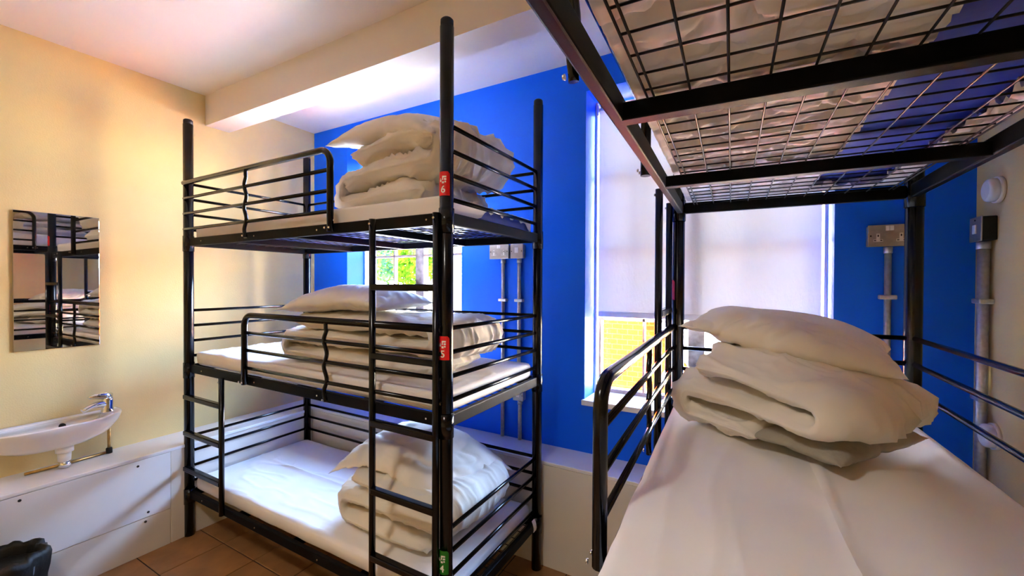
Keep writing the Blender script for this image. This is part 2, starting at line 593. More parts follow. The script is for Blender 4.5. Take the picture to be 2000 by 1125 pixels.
def ladder(parent, P, x0, x1, z0, z1, rungs, offset, single=False):
    l_ = None
    for k, x in enumerate((x0, x1)):
        if single and k == 0:
            continue
        m = rounded(obj('ladder_rail' if l_ else 'ladder', MB().tube([P(x, offset, z0), P(x, offset, z1)], 0.0135, 12), 'black_metal', l_ or parent))
        l_ = l_ or m
    for z in rungs:
        mb = MB().tube([P(x0, offset, z), P(x1, offset, z)], 0, square=(0.030, 0.026))
        obj('rung', mb, 'black_metal', l_, bevel=0.005)
    for x in ((x1,) if single else (x0, x1)):
        bolt(l_, P, x, offset - 0.014, z1 - 0.02)
    return l_


def bunk(name, label, loc, rz, L, W, tiers, ztop, flip, taper=0.0, cross=(), upper_ladder=None, lower_ladder=None, guards=(), tags=(), end_lift=0):
    """local x: foot (0) to ladder end (L); local y: ladder side (0) to wall side (W), mirrored when flip"""
    sg = -1 if flip else 1

    def P(x, y, z):
        wid = W * (1 - taper * (1 - x / L))
        return (x, sg * (y * wid / W if 0 <= y <= W else (y if y < 0 else wid + y - W)), z)
    r = thing(name, label, 'bunk bed', loc, rz, 'bunk beds')
    # posts
    for (x, y) in ((0, 0), (L, 0), (0, W), (L, W)):
        c = P(x, y, 0)
        prof = [(R_POST, 0.0), (R_POST, ztop - 0.03)]
        p = rounded(obj('post', MB().lathe(prof, 20, 'z', (c[0], c[1], 0)), 'black_metal', r))
        rounded(obj('post_cap', MB().lathe([(R_POST - 0.002, ztop - 0.032), (R_POST - 0.002, ztop - 0.006), (R_POST - 0.008, ztop)], 20, 'z', (c[0], c[1], 0)), 'black_plastic', p))
        for zr in tiers:
            rounded(obj('collar', MB().lathe([(R_POST + 0.003, zr - 0.055), (R_POST + 0.003, zr + 0.035)], 20, 'z', (c[0], c[1], 0)), 'black_metal', p))
    for zi, zr in enumerate(tiers):
        h = 0.023
        for y in (0, W):
            o_ = 0.006 if y == 0 else -0.006
            m = MB().tube([P(R_POST * 0.6, y + o_, zr), P(L - R_POST * 0.6, y + o_, zr)], 0, square=(0.022, 2 * h))
            obj('side_rail', m, 'black_bar', r, bevel=0.004)
        for x in (0, L):
            m = MB().tube([P(x, R_POST * 0.6, zr), P(x, W - R_POST * 0.6, zr)], 0, square=(0.022, 2 * h))
            obj('end_rail', m, 'black_bar', r, bevel=0.004)
            for d in DROPS:
                rounded(obj('end_bar', MB().tube([P(x, 0, zr + d), P(x, W, zr + d)], 0.0085, 10), 'black_metal', r))
        for d in DROPS[:3]:
            rounded(obj('back_bar', MB().tube([P(0, W, zr + d), P(L, W, zr + d)], 0.0085, 10), 'black_metal', r))
        for cxx in cross:
            m = MB().tube([P(cxx, 0.012, zr - 0.006), P(cxx, W - 0.012, zr - 0.006)], 0, square=(0.034, 0.034))
            obj('cross_bar', m, 'black_bar', r, bevel=0.003)
        # welded wire mesh base
        wm = MB()
        y0, y1, x0, x1 = 0.075, W - 0.075, 0.02, L - 0.02
        nx = int(round((x1 - x0) / 0.0625))
        ny = int(round((y1 - y0) / 0.0625))
        zc_ = zr + 0.014
        for i in range(nx + 1):
            x = x0 + (x1 - x0) * i / nx
            wm.tube([P(x, y0 - 0.012, zc_), P(x, y1 + 0.012, zc_)], 0.0021, 6)
        for j in range(ny + 1):
            y = y0 + (y1 - y0) * j / ny
            wm.tube([P(x0, y, zc_ - 0.004), P(x1, y, zc_ - 0.004)], 0.0021, 6)
        for y in (y0 - 0.012, y1 + 0.012):
            wm.tube([P(x0, y, zc_ - 0.004), P(x1, y, zc_ - 0.004)], 0.0021, 6)
        obj('wire_mesh', wm, 'wire', r, smooth=True)
        for xx in (0.16, L * 0.36, L * 0.62, L - 0.09):
            bolt(r, P, xx, -0.004, zr, 0.0045)
    for (ti, xa, xb) in guards:
        guard(r, P, xa, xb, True, tiers[ti], None, -0.022)
    if upper_ladder:
        ladder(r, P, *upper_ladder, -0.034)
    if lower_ladder:
        ladder(r, P, *lower_ladder, -0.024, single=True)
    for (z, digit, material, ang) in tags:
        c = P(L, 0, 0)
        number_tag(r, c, z, sg * radians(ang), digit, material)
    return r, P


TL = (0.2457, 0.992, 1.7383)
LEFT_O = (-2.8765, 1.2087, 0)
LL, LW = 1.92, 0.7609
bunk('bunk_bed', 'black steel three-tier bunk bed with number tags 4, 5 and 6', LEFT_O, 0, LL, LW, TL, 2.46, False,
     cross=(0.5, 0.98, 1.45),
     upper_ladder=(LL - 0.345, LL - 0.020, 0.17, 1.755, (1.484, 1.212, 0.942, 0.672, 0.405)),
     lower_ladder=(0.012, 0.412, 0.24, 0.985, (0.832, 0.620, 0.410)),
     guards=((2, 0.0, 1.303), (1, LL, 0.632)),
     tags=((1.859, '6', 'tag_red', -80), (1.267, '5', 'tag_red', -80), (0.489, '4', 'tag_green', -82)))

TR = (0.22, 0.970, 1.830)
RL, RW = 1.95, 0.774
RRZ = radians(90 + 2.0)
RIGHT_O = (-0.262 + 1.95 * math.tan(radians(2.0)), 0.0, 0)
bunk('bunk_bed', 'black steel bunk bed with pink tag 2 and wire mesh overhead', RIGHT_O, RRZ, RL, RW, TR, 2.55, True, taper=0.065,
     cross=(0.18, 0.80, 1.40),
     upper_ladder=(RL - 0.345, RL - 0.045, 0.16, 1.85, (1.39, 1.12, 0.85, 0.58, 0.32)),
     guards=((1, RL, 0.78), (2, 0.0, 1.25)),
     tags=((1.476, '2', 'tag_pink', -97),))


# ------------------------------------------------------------------ soft goods
def N3(p, s, seed=0.0):
    return noise.noise(Vector((p[0] * s + seed * 7.13, p[1] * s + seed * 3.7, p[2] * s - seed * 5.1)))


def ridge(v):
    return 1.0 - 2.0 * abs(v)


def displace(me, fn):
    me.update()
    nrm = [v.normal.copy() for v in me.vertices]
    cos_ = [v.co.copy() for v in me.vertices]
    for v, n, c in zip(me.vertices, nrm, cos_):
        v.co = c + n * fn(c)
    me.update()


def wrinkle(seed, amp, f1=7.0, f2=16.0, st=(1, 1, 1)):
    """soft lumps plus crisp folds that run in two changing directions"""
    def fn(c):
        p = (c[0] * st[0], c[1] * st[1], c[2] * st[2])
        q = (p[0] + 0.09 * N3(p, 4.5, seed + 2), p[1] + 0.09 * N3(p, 4.5, seed + 3), p[2] + 0.05 * N3(p, 4.5, seed + 4))
        m = min(1.0, max(0.0, 0.5 + 1.6 * N3(p, 3.2, seed + 5)))
        fa = max(0.0, ridge(N3((q[0], q[1] * 0.30, q[2] * 0.8), f2, seed + 1))) ** 4
        fb = max(0.0, ridge(N3((q[0] * 0.30, q[1], q[2] * 0.8), f2, seed + 7))) ** 4
        fc = max(0.0, ridge(N3((q[0] + q[1], q[0] * 0.3 - q[1] * 0.3, q[2]), f2 * 1.3, seed + 8))) ** 5
        return amp * (0.95 * N3(p, f1, seed) + 1.15 * (m * fa + (1 - m) * fb) + 0.4 * fc * (1 - abs(2 * m - 1)) - 0.25)
    return fn


def pillow_mesh(name, a, b, h, seed, amp=0.008, bend=None, nu=96, nv=66):
    """closed cushion of half sizes a, b and half thickness h with drawn-out corners"""
    top, bot = [], []
    for i in range(nu + 1):
        u = -1 + 2 * i / nu
        u = math.copysign(1 - (1 - abs(u)) ** 1.35, u)
        for j in range(nv + 1):
            v = -1 + 2 * j / nv
            v = math.copysign(1 - (1 - abs(v)) ** 1.35, v)
            x = a * u * (1 - 0.10 * (1 - v * v) * u * u)
            y = b * v * (1 - 0.12 * (1 - u * u) * v * v)
            th = h * max(0.0, (1 - abs(u) ** 2.6) * (1 - abs(v) ** 2.6)) ** 0.52
            top.append((x, y, th))
            bot.append((x, y, -th * 0.8))
    n1 = nv + 1
    mb = MB()
    idx_b = {}
    vs = list(top)
    for i in range(nu + 1):
        for j in range(nv + 1):
            k = i * n1 + j
            if i in (0, nu) or j in (0, nv):
                idx_b[k] = k
            else:
                idx_b[k] = len(vs)
                vs.append(bot[k])
    fs = []
    for i in range(nu):
        for j in range(nv):
            q = (i * n1 + j, (i + 1) * n1 + j, (i + 1) * n1 + j + 1, i * n1 + j + 1)
            fs.append(q)
            fs.append(tuple(idx_b[k] for k in reversed(q)))
    mb.add(vs, fs)
    me = mb.mesh(name)
    fn = wrinkle(seed, amp, 6.0, 14.0)
    def edge(c):
        # gathers that run in from the seams
        ex = min(1.0, abs(c[0]) / a)
        ey = min(1.0, abs(c[1]) / b)
        g = 0.0
        g += (ex ** 6) * 0.5 * sin(c[1] * 95 + 3 * N3(c, 6, seed))
        g += (ey ** 6) * 0.5 * sin(c[0] * 80 + 3 * N3(c, 6, seed + 1))
        rim = max(0.0, 1 - max(ex, ey) ** 14)
        return (fn(c) + amp * 0.8 * g) * rim
    displace(me, edge)
    if bend:
        for v in me.vertices:
            v.co.z += bend(v.co.x, v.co.y)
        me.update()
    return me


def place(o, loc, rot_=(0, 0, 0)):
    o.location = loc
    o.rotation_euler = rot_
    return o


def pillow(label, loc, rot_, a, b, h, seed, bend=None, amp=0.008):
    o = link('pillow', pillow_mesh('pillow', a, b, h, seed, amp, bend), 'cotton', None, smooth=True)
    return tag(place(o, loc, rot_), label, 'pillow', 'pillows on the beds')


def fold_profile(a, t, layers, ins, n=26):
    """closed outline (x,z) of a quilt folded to and fro; ins = inset of each layer end (left,right)"""
    pts = []
    for k in range(layers):
        d = -1 if k % 2 == 0 else 1                     # first layer runs from +x to -x
        x0, x1 = (-d) * a + d * ins[k][0], d * a - d * ins[k][1]
        z = t * (k + 0.5)
        for i in range(n + 1):
            u = i / n
            pts.append((x0 + (x1 - x0) * u, z + 0.0))
        if k < layers - 1:
            for i in range(1, 6):
                ang = -pi / 2 + pi * i / 6
                pts.append((x1 + d * t * 0.5 * cos(ang), z + t * 0.5 + t * 0.5 * sin(ang)))
    return pts


def quilt_mesh(name, a, b, t, layers, ins, seed, amp, squash=None, rings_=92, half=0.485):
    c = fold_profile(a, t, layers, ins)
    n = len(c)
    tang = []
    for i in range(n):
        p, q = c[max(i - 1, 0)], c[min(i + 1, n - 1)]
        L_ = math.hypot(q[0] - p[0], q[1] - p[1]) or 1
        tang.append(((q[0] - p[0]) / L_, (q[1] - p[1]) / L_))
    rings = []
    for k in range(rings_ + 1):
        v = -1 + 2 * k / rings_
        v = math.copysign(1 - (1 - abs(v)) ** 1.5, v)
        hh = half * t * max(0.10, sqrt(max(0.0, 1 - abs(v) ** 3.6)))
        left, right = [], []
        for i in range(n):
            sx = 1 - 0.17 * abs(v) ** 4
            px, pz = c[i][0] * sx, c[i][1]
            s_ = i / (n - 1)
            e_ = min(1.0, min(s_, 1 - s_) * n / 3.0)
            e_ = sqrt(max(0.0, 1 - (1 - e_) ** 2)) * 0.92 + 0.08
            nx_, nz_ = -tang[i][1], tang[i][0]
            yv = b * v * (1 + 0.05 * noise.noise(Vector((px * 3 + seed, pz * 9, v))))
            left.append((px + nx_ * hh * e_, yv, pz + nz_ * hh * e_))
            right.append((px - nx_ * hh * e_, yv, pz - nz_ * hh * e_))
        rings.append(left + right[::-1])
    qb = MB().rings(rings, caps=False)
    for k0 in (0, rings_ * 2 * n):
        qb.f += [(k0 + i, k0 + i + 1, k0 + 2 * n - 2 - i, k0 + 2 * n - 1 - i) for i in range(n - 1)]
    me = qb.mesh(name)
    wf = wrinkle(seed, amp, 6.0, 15.0, (1, 1.2, 1))
    displace(me, lambda c_: wf(c_) * min(1.0, max(0.25, (1.02 - abs(c_[1]) / b) * 6)))
    if squash:
        for v in me.vertices:
            v.co = squash(v.co)
        me.update()
    return me


def zclamp(z, lo):
    return max(z, lo)


def duvet(label, loc, rz, a, b, t, layers, ins, seed, amp=0.012, squash=None):
    o = link('duvet', quilt_mesh('duvet', a, b, t, layers, ins, seed, amp, squash), 'duvet_cotton', None, smooth=True)
    return tag(place(o, loc, (0, 0, rz)), label, 'duvet', 'folded duvets on the beds')


def mattress(label, origin, rz, sg, L, W, z0, z1, seed, margins=(0.02, 0.02, 0.022, 0.022), slot=None, end_gap=False, W2=None):
    """blue mattress inside a fitted white sheet; origin/rz/sg as for the bed, margins x0,x1,y0,y1"""
    r = thing('mattress', label, 'mattress', (origin[0], origin[1], z0), rz, 'mattresses on the bunks')
    x0, x1 = margins[0], L - margins[1]
    y0, y1 = margins[2], W - margins[3]
    H = z1 - z0
    rad = 0.035
    # body
    bodyrings = []
    for (ins, z) in ((0.02, 0.004), (0.006, 0.014), (0.006, H - 0.02), (0.02, H - 0.006)):
        ring = []
        for (cx_, cy_, a0) in ((x1, y1, 0), (x0, y1, pi / 2), (x0, y0, pi), (x1, y0, 1.5 * pi)):
            for i in range(6):
                a_ = a0 + i / 5 * pi / 2
                ccx = cx_ - math.copysign(rad, cx_ - (x0 + x1) / 2)
                ccy = cy_ - math.copysign(rad, cy_ - (y0 + y1) / 2)
                ring.append((ccx + (rad - ins) * cos(a_), sg * (ccy + (rad - ins) * sin(a_)), z))
        bodyrings.append(ring)
    obj('mattress_body', MB().rings(bodyrings), 'mattress_blue', r, smooth=False)
    # sheet: polar-like grid: rows from underside hem, up the side, over the top
    nx_, ny_ = 70, 34

    def outline(u):
        """u 0..1 round the mattress, returns point on rounded rectangle inset k"""
        return u
    per = []
    seg = []
    cs = ((x1 - rad, y1 - rad, 0), (x0 + rad, y1 - rad, pi / 2), (x0 + rad, y0 + rad, pi), (x1 - rad, y0 + rad, 1.5 * pi))
    for q in range(4):
        cx_, cy_, a0 = cs[q]
        for i in range(8):
            a_ = a0 + i / 7 * pi / 2
            per.append((cx_ + rad * cos(a_), cy_ + rad * sin(a_), cos(a_), sin(a_)))
        nx2, ny2, b0 = cs[(q + 1) % 4]
        e0 = (cx_ + rad * cos(a0 + pi / 2), cy_ + rad * sin(a0 + pi / 2))
        e1 = (nx2 + rad * cos(b0), ny2 + rad * sin(b0))
        m = (60 if q in (0, 2) else 26) * (3 if slot else 1)
        for i in range(1, m):
            t_ = i / m
            per.append((e0[0] + (e1[0] - e0[0]) * t_, e0[1] + (e1[1] - e0[1]) * t_, cos(a0 + pi / 2), sin(a0 + pi / 2)))
    M = len(per)
    rows = []
    mx_, my_ = (x0 + x1) / 2, (y0 + y1) / 2

    def row(inset, z, wob, kind):
        g = []
        for k, (x, y, nx1, ny1) in enumerate(per):
            d = inset(k, x, y) if callable(inset) else inset
            zz = z(k, x, y) if callable(z) else z
            o_ = wob * (N3((x, y, zz), 9, seed) + 0.6 * ridge(N3((x * 1.0, y * 1.0, zz * 0.3), 14, seed + 3)))
            X, Y = x - nx1 * d + nx1 * o_, y - ny1 * d + ny1 * o_
            g.append((X, sg * Y, zz))
        rows.append(g)
    if end_gap:
        def zb(k, x, y):
            # sheet has ridden up at the ladder end and shows the mattress
            e = max(0.0, (x - (x1 - 0.06)) / 0.06)
            mid = max(0.0, 1 - abs(y - (y0 + 0.62 * (y1 - y0))) / 0.26)
            return 0.002 + e * min(1, mid * 2.2) * (0.052 + 0.016 * sin(y * 70))
        row(0.0, zb, 0.003, 0)
        row(0.0, lambda k, x, y: max(zb(k, x, y) + 0.004, H * 0.55), 0.004, 0)
    elif slot is None:
        row(0.10, 0.001, 0.0, 0)
        row(0.012, 0.000, 0.003, 0)
        row(0.0, H * 0.2, 0.004, 0)
        row(-0.001, H * 0.55, 0.004, 0)
    else:
        # underside: the sheet is tucked far under, leaving a slot that shows the mattress
        (sx0, sx1, sy0, sy1) = slot

        def hem(f):
            def fn(k, x, y):
                nx1, ny1 = per[k][2], per[k][3]
                tx = min(max(x, sx0), sx1)
                ty = sy0 if y < (sy0 + sy1) / 2 else sy1
                return f, tx, ty
            return fn
        for f in [1.0 - 0.97 * i_ / 56 for i_ in range(57)]:
            g = []
            for k, (x, y, nx1, ny1) in enumerate(per):
                tx = min(max(x, sx0), sx1)
                ty = min(max(y, sy0), sy1)
                # round the slot ends
                dx = 0.0
                if x > sx1 - 0.0:
                    ty = min(max(y, sy0 + 0.035), sy1 - 0.035)
                hw = 0.018 * N3((x, y, 1), 6, seed + 5)
                X = x + (tx - x) * f + hw * f
                Y = y + (ty - y) * f + hw * f
                p = (X, Y, 0)
                wx = (X + 0.05 * N3(p, 6, seed), Y + 0.05 * N3(p, 6, seed + 1), 0)
                gath = max(0.0, 1 - 6.0 * abs(N3((wx[0] * 1.7, wx[1] * 0.7, 0), 9.0, seed + 6)))
                gath = gath * gath * (3 - 2 * gath)
                fine = max(0.0, 1 - 6.0 * abs(N3((wx[0] * 1.6, wx[1] * 0.8, 0.3), 16, seed + 7)))
                zz = -0.027 + (0.027 * gath + 0.012 * fine) * min(1, f * 5)
                zz = min(zz, 0.0)
                zz = min(zz, 0.003)
                g.append((X, sg * Y, zz))
            rows.append(g)
        row(0.0, H * 0.2, 0.003, 0)
        row(-0.001, H * 0.55, 0.003, 0)
    row(-0.001, H * 0.8, 0.003, 0)
    row(0.004, H * 0.93, 0.002, 0)
    row(0.016, H * 0.99, 0.001, 0)
    # top surface: shrink towards the centre line
    for f in [0.02 + 0.98 * i_ / 40 for i_ in range(41)]:
        g = []
        for k, (x, y, nx1, ny1) in enumerate(per):
            tx = min(max(x, x0 + (y1 - y0) / 2), x1 - (y1 - y0) / 2)
            ty = my_
            f2 = 0.045 + (1 - 0.045) * f
            X, Y = x + (tx - x) * f2, y + (ty - y) * f2
            p = (X, Y, 0)
            wv = 0.006 * N3(p, 4, seed + 11) + 0.0035 * ridge(N3((X + 0.1 * N3(p, 3, seed), Y * 0.6, 0), 7, seed + 12)) ** 3
            crease = 0.007 * math.exp(-((Y - my_ * 1.05 - 0.02 * sin(X * 3 + seed)) / 0.012) ** 2)
            crease += 0.005 * max(0.0, ridge(N3((X * 0.5 + 0.06 * N3(p, 4, seed + 2), Y * 1.6 + 0.06 * N3(p, 4, seed + 3), 0), 5.5, seed + 4))) ** 9
            g.append((X, sg * Y, H + wv * min(1, f * 8) + crease))
        rows.append(g)
    mb = MB().rings(rows, caps=False)
    sh = obj('fitted_sheet', mb, 'sheet', r, smooth=True)
    return r


MT = 0.092
low = None
for k, (nm, gap) in enumerate((('lowest', False), ('middle', False), ('top', True))):
    mm = mattress('white sheeted mattress on the %s tier of the three-tier bunk bed' % nm, LEFT_O, 0, 1, LL, LW, TL[k] + 0.0205, TL[k] + MT + 0.004, 3.0 + k,
             end_gap=gap)
    if k == 0:
        obj('care_label', MB().rings([[(LL + 0.016 + 0.012 * sin(u * 2.2), 0.672 + dy, 0.03 - 0.055 * u) for dy in (0.0, 0.03)] +
                                      [(LL + 0.0175 + 0.012 * sin(u * 2.2), 0.672 + dy, 0.03 - 0.055 * u) for dy in (0.03, 0.0)] for u in (0, 0.25, 0.5, 0.75, 1.0)]),
            'tag_white', mm)
mattress('white sheeted mattress in the foreground on the wire-mesh bunk', RIGHT_O, RRZ, -1, RL, RW * 0.955, TR[1] + 0.0205, TR[1] + 0.10, 9.0)
mattress('white sheeted mattress on the top tier overhead, blue underside showing', RIGHT_O, RRZ, -1, RL, RW * 0.955, TR[2] + 0.050, TR[2] + 0.14, 12.0,
         slot=(0.25, 1.84, 0.455, 0.655))
mattress('white sheeted mattress on the lowest tier under the foreground mattress', RIGHT_O, RRZ, -1, RL, RW * 0.955, TR[0] + 0.0205, TR[0] + 0.11, 15.0)

# --- foreground pile on the wire-mesh bunk
Z2 = TR[1] + 0.106


def sq_fore(c):
    # layers slump to the right, everything sits on the sheet
    x, y, z = c
    k = 1.0 - 0.20 * max(0.0, (x + 0.02) / 0.25) - 0.08 * max(0.0, (abs(y) - 0.1) / 0.1)
    z = z * k
    return Vector((x, y, max(z, 0.003)))


dv = duvet('folded off-white duvet lying in the foreground on the wire-mesh bunk', (0.100, 1.425, Z2), radians(-35), 0.190, 0.215, 0.080, 3,
           ((0.13, 0.0), (0.0, -0.015), (0.0, 0.03)), 21.0, 0.019, sq_fore)
# inner quilt that sticks out of the cover at the lowest layer, seen at the right
iq = pillow_mesh('inner_quilt', 0.105, 0.20, 0.040, 25.0, 0.006, None, 40, 50)
for v_ in iq.vertices:
    v_.co.z = max(v_.co.z, -0.030)
iqo = link('inner_quilt', iq, 'inner_duvet_shaded', dv, smooth=True)
iqo.location = (0.138, -0.012, 0.036)
pillow('off-white pillow on the folded duvet in the foreground', (0.105, 1.525, 1.350), (radians(3), radians(10), radians(-8)), 0.262, 0.205, 0.064, 31.0,
       lambda x, y: -0.15 * x * x - 0.05 * y * y, 0.011)

# --- overhead bunk, seen in the mirror
Z3 = TR[2] + 0.146
duvet('folded white duvet on the overhead mattress, seen in the mirror', (0.12, 1.45, Z3), radians(90), 0.26, 0.24, 0.075, 3,
      ((0.03, 0.0), (0.0, 0.0), (0.0, 0.02)), 23.0, 0.012)
pillow('white pillow on the overhead duvet, seen in the mirror', (0.10, 1.48, Z3 + 0.29), (0, radians(3), radians(80)), 0.28, 0.19, 0.055, 33.0)

# --- top tier of the left bed: heaped duvet with a pillow
ZT3 = TL[2] + MT + 0.010


def sq_top(c):
    x, y, z = c
    k = 1.0 + 0.10 * sin((x + 0.2) * 5.0)
    return Vector((x + 0.05 * N3((x, y, z), 4, 3), y, max(z * k, 0.003)))


duvet('crumpled white duvet heaped on the top tier of the three-tier bunk bed', (-1.435, 1.60, ZT3), radians(-4), 0.345, 0.245, 0.112, 3,
      ((0.06, 0.02), (0.0, 0.0), (0.02, 0.10)), 41.0, 0.023, sq_top)
pillow('white pillow on the heaped duvet of the top tier', (-1.45, 1.575, ZT3 + 0.405), (radians(5), radians(6), radians(-4)), 0.37, 0.25, 0.072, 43.0,
       lambda x, y: -0.40 * x * x - 0.4 * y * y, 0.009)

# --- middle tier
ZT2 = TL[1] + MT + 0.010
duvet('folded off-white duvet on the middle tier behind the ladder', (-1.62, 1.56, ZT2), radians(2), 0.53, 0.245, 0.085, 3,
      ((0.05, 0.0), (0.0, 0.0), (0.0, 0.05)), 51.0, 0.012)
pillow('off-white pillow at the left on the middle-tier duvet', (-1.78, 1.50, ZT2 + 0.325), (0, radians(-3), radians(3)), 0.36, 0.22, 0.072, 53.0,
       lambda x, y: -0.28 * x * x - 0.2 * y * y)

# --- lowest tier
ZT1 = TL[0] + MT + 0.010
duvet('folded off-white duvet on the lowest tier behind the ladder', (-1.375, 1.56, ZT1), radians(0), 0.30, 0.255, 0.098, 3,
      ((0.05, 0.0), (0.0, 0.0), (0.0, 0.05)), 61.0, 0.012)
pillow('white pillow draped over the lowest-tier duvet', (-1.40, 1.57, ZT1 + 0.375), (radians(6), radians(4), radians(-3)), 0.375, 0.265, 0.055, 63.0,
       lambda x, y: -0.75 * x * x - 0.9 * y * y, 0.012)


# ------------------------------------------------------------------ mirror
mr = thing('wall_mirror', 'frameless rectangular mirror on the cream wall above the basin', 'mirror', (XW, 0.737, 1.153))
obj('backing', MB().box((0.0005, -0.157, 0.0), (0.004, 0.157, 0.703)), 'mirror_back', mr)
obj('mirror_glass', MB().box((0.004, -0.157, 0.0), (0.009, 0.157, 0.703)), 'mirror_glass', mr, bevel=0.0015)

# ------------------------------------------------------------------ wash basin
bs = thing('wash_basin', 'small white ceramic wash basin with chrome tap on the cream wall', 'basin', (XW, 0.70, 0.66))


def dring(hl, dp, z, n=36, back=0.0, e=2.6):
    """D-shaped outline: half length hl along y, depth dp along x"""
    g = []
    for i in range(n + 1):
        a_ = -pi / 2 + pi * i / n
        x = dp * (abs(cos(a_)) ** (2 / e))
        y = hl * math.copysign(abs(sin(a_)) ** (2 / e), sin(a_))
        g.append((back + x, y, z))
    return g


rg = [dring(0.085, 0.12, -0.005), dring(0.16, 0.155, 0.005), dring(0.225, 0.185, 0.035), dring(0.262, 0.208, 0.085), dring(0.272, 0.218, 0.118),
      dring(0.270, 0.216, 0.124), dring(0.262, 0.209, 0.126), dring(0.250, 0.198, 0.124),
      [(max(p[0], 0.045), p[1] * 0.80 - 0.03, p[2]) for p in dring(0.27, 0.192, 0.118)],
      [(max(p[0], 0.05), p[1] * 0.76 - 0.03, p[2]) for p in dring(0.27, 0.184, 0.095)],
      [(max(p[0], 0.06), p[1] * 0.66 - 0.03, p[2]) for p in dring(0.27, 0.165, 0.06)],
      [(max(p[0], 0.08), p[1] * 0.42 - 0.03, p[2]) for p in dring(0.27, 0.14, 0.04)]]
obj('bowl', MB().rings(rg), 'ceramic', bs, smooth=True)
ov = obj('overflow_hole', MB().lathe([(0.013, 0.044), (0.013, 0.058)], 16, 'x', (0.0, 0.035, 0.092)), 'dark', bs)
wst = rounded(obj('waste_pipe', MB().lathe([(0.034, -0.03), (0.034, 0.0)], 20, 'z', (0.105, 0.03, 0)).lathe([(0.024, -0.075), (0.026, -0.03)], 18, 'z', (0.105, 0.03, 0)), 'white_plastic', bs))
rounded(obj('waste_nut', MB().lathe([(0.020, -0.11), (0.024, -0.10), (0.022, -0.074)], 12, 'z', (0.105, 0.03, 0)), 'chrome', wst))
rounded(obj('supply_pipe', MB().tube([(0.06, 0.215, -0.11), (0.06, 0.215, 0.04)], 0.0075, 12), 'copper', bs))
rounded(obj('isolating_valve', MB().lathe([(0.014, -0.111), (0.014, -0.085), (0.010, -0.08)], 12, 'z', (0.06, 0.215, 0)), 'dark', bs))
rounded(obj('supply_pipe', MB().tube([(0.06, 0.20, -0.104), (0.07, 0.05, -0.104), (0.07, -0.10, -0.104)], 0.0075, 12), 'copper', bs))
tp = rounded(obj('tap', MB().lathe([(0.030, 0.122), (0.028, 0.13), (0.024, 0.15), (0.025, 0.19), (0.023, 0.205), (0.014, 0.213)], 20, 'z', (0.075, 0.205, 0)), 'chrome', bs))
sp = []
for i in range(9):
    u = i / 8
    sp.append((0.075 + 0.02 * u, 0.205 - 0.105 * u, 0.168 + 0.012 * sin(u * pi) - 0.012 * u))
rounded(obj('spout', MB().tube(sp, [0.021 - 0.008 * i / 8 for i in range(9)], 14), 'chrome', tp))
rounded(obj('lever', MB().tube([(0.075, 0.215, 0.205), (0.078, 0.19, 0.217), (0.082, 0.15, 0.222), (0.085, 0.125, 0.220)], [0.023, 0.021, 0.015, 0.008], 12), 'chrome', tp))

# ------------------------------------------------------------------ bin with a black bag
bn = thing('waste_bin', 'black waste bin with a black bag beside the white boxing', 'bin', (-2.705, 0.455, 0))
rounded(obj('bin_body', MB().lathe([(0.105, 0.0), (0.128, 0.30)], 28), 'black_plastic', bn))
rgs = []
for (r_, z_, am) in ((0.131, 0.20, 0.004), (0.136, 0.27, 0.006), (0.139, 0.325, 0.007), (0.134, 0.345, 0.008), (0.118, 0.352, 0.008), (0.108, 0.33, 0.004), (0.1, 0.22, 0.002)):
    rgs.append([((r_ + am * sin(j * 2.3 + z_ * 20) + am * sin(j * 0.9)) * cos(2 * pi * j / 48), (r_ + am * sin(j * 2.3 + z_ * 20) + am * sin(j * 0.9)) * sin(2 * pi * j / 48),
                 z_ + am * 0.9 * sin(j * 1.3 + 1)) for j in range(48)])
obj('bin_bag', MB().rings(rgs, caps=False), 'black_plastic', bn, smooth=True)


# ------------------------------------------------------------------ sockets, switch, conduits
def face_of(o, mb_list):
    pass


def uk_face(parent, cx_, cz, y, s=1.0):
    """three-pin face on a plate that looks towards -y"""
    f = obj('socket_face', MB().box((cx_ - 0.0055 * s, y - 0.0012, cz - 0.004 * s), (cx_ + 0.0055 * s, y, cz + 0.019 * s))
            .box((cx_ - 0.015 * s, y - 0.0012, cz - 0.014 * s), (cx_ + 0.015 * s, y, cz - 0.004 * s)), 'white_plastic', parent)
    obj('pin_hole', MB().box((cx_ - 0.002 * s, y - 0.002, cz + 0.006 * s), (cx_ + 0.002 * s, y - 0.001, cz + 0.014 * s)), 'dark', f)
    for d in (-1, 1):
        obj('pin_hole', MB().box((cx_ + d * 0.0095 * s - 0.0033 * s, y - 0.002, cz - 0.0105 * s), (cx_ + d * 0.0095 * s + 0.0033 * s, y - 0.001, cz - 0.0070 * s)), 'dark', f)


def double_socket(label, x0, x1, z0, z1):
    cx_, cz = (x0 + x1) / 2, (z0 + z1) / 2
    r = thing('double_socket', label, 'socket', (cx_, YB, cz), group='double wall sockets')
    hw, hh = (x1 - x0) / 2, (z1 - z0) / 2
    obj('back_box', MB().box((-hw + 0.002, -0.036, -hh + 0.002), (hw - 0.002, -0.0005, hh - 0.002)), 'galvanised', r, bevel=0.004)
    obj('face_plate', MB().box((-hw, -0.041, -hh), (hw, -0.036, hh)), 'brushed_plate', r, bevel=0.003)
    uk_face(r, -hw * 0.52, -0.010, -0.041)
    uk_face(r, hw * 0.52, -0.010, -0.041)
    for d in (-1, 1):
        obj('rocker', MB().box((d * 0.0065 - 0.006, -0.0445, hh - 0.024), (d * 0.0065 + 0.006, -0.041, hh - 0.005)), 'white_plastic', r, bevel=0.001)
    for d in (-1, 1):
        rounded(obj('screw', MB().lathe([(0.003, -0.042), (0.003, -0.0405)], 10, 'y', (d * hw * 0.86, 0, 0.0)), 'dark', r))
    return r


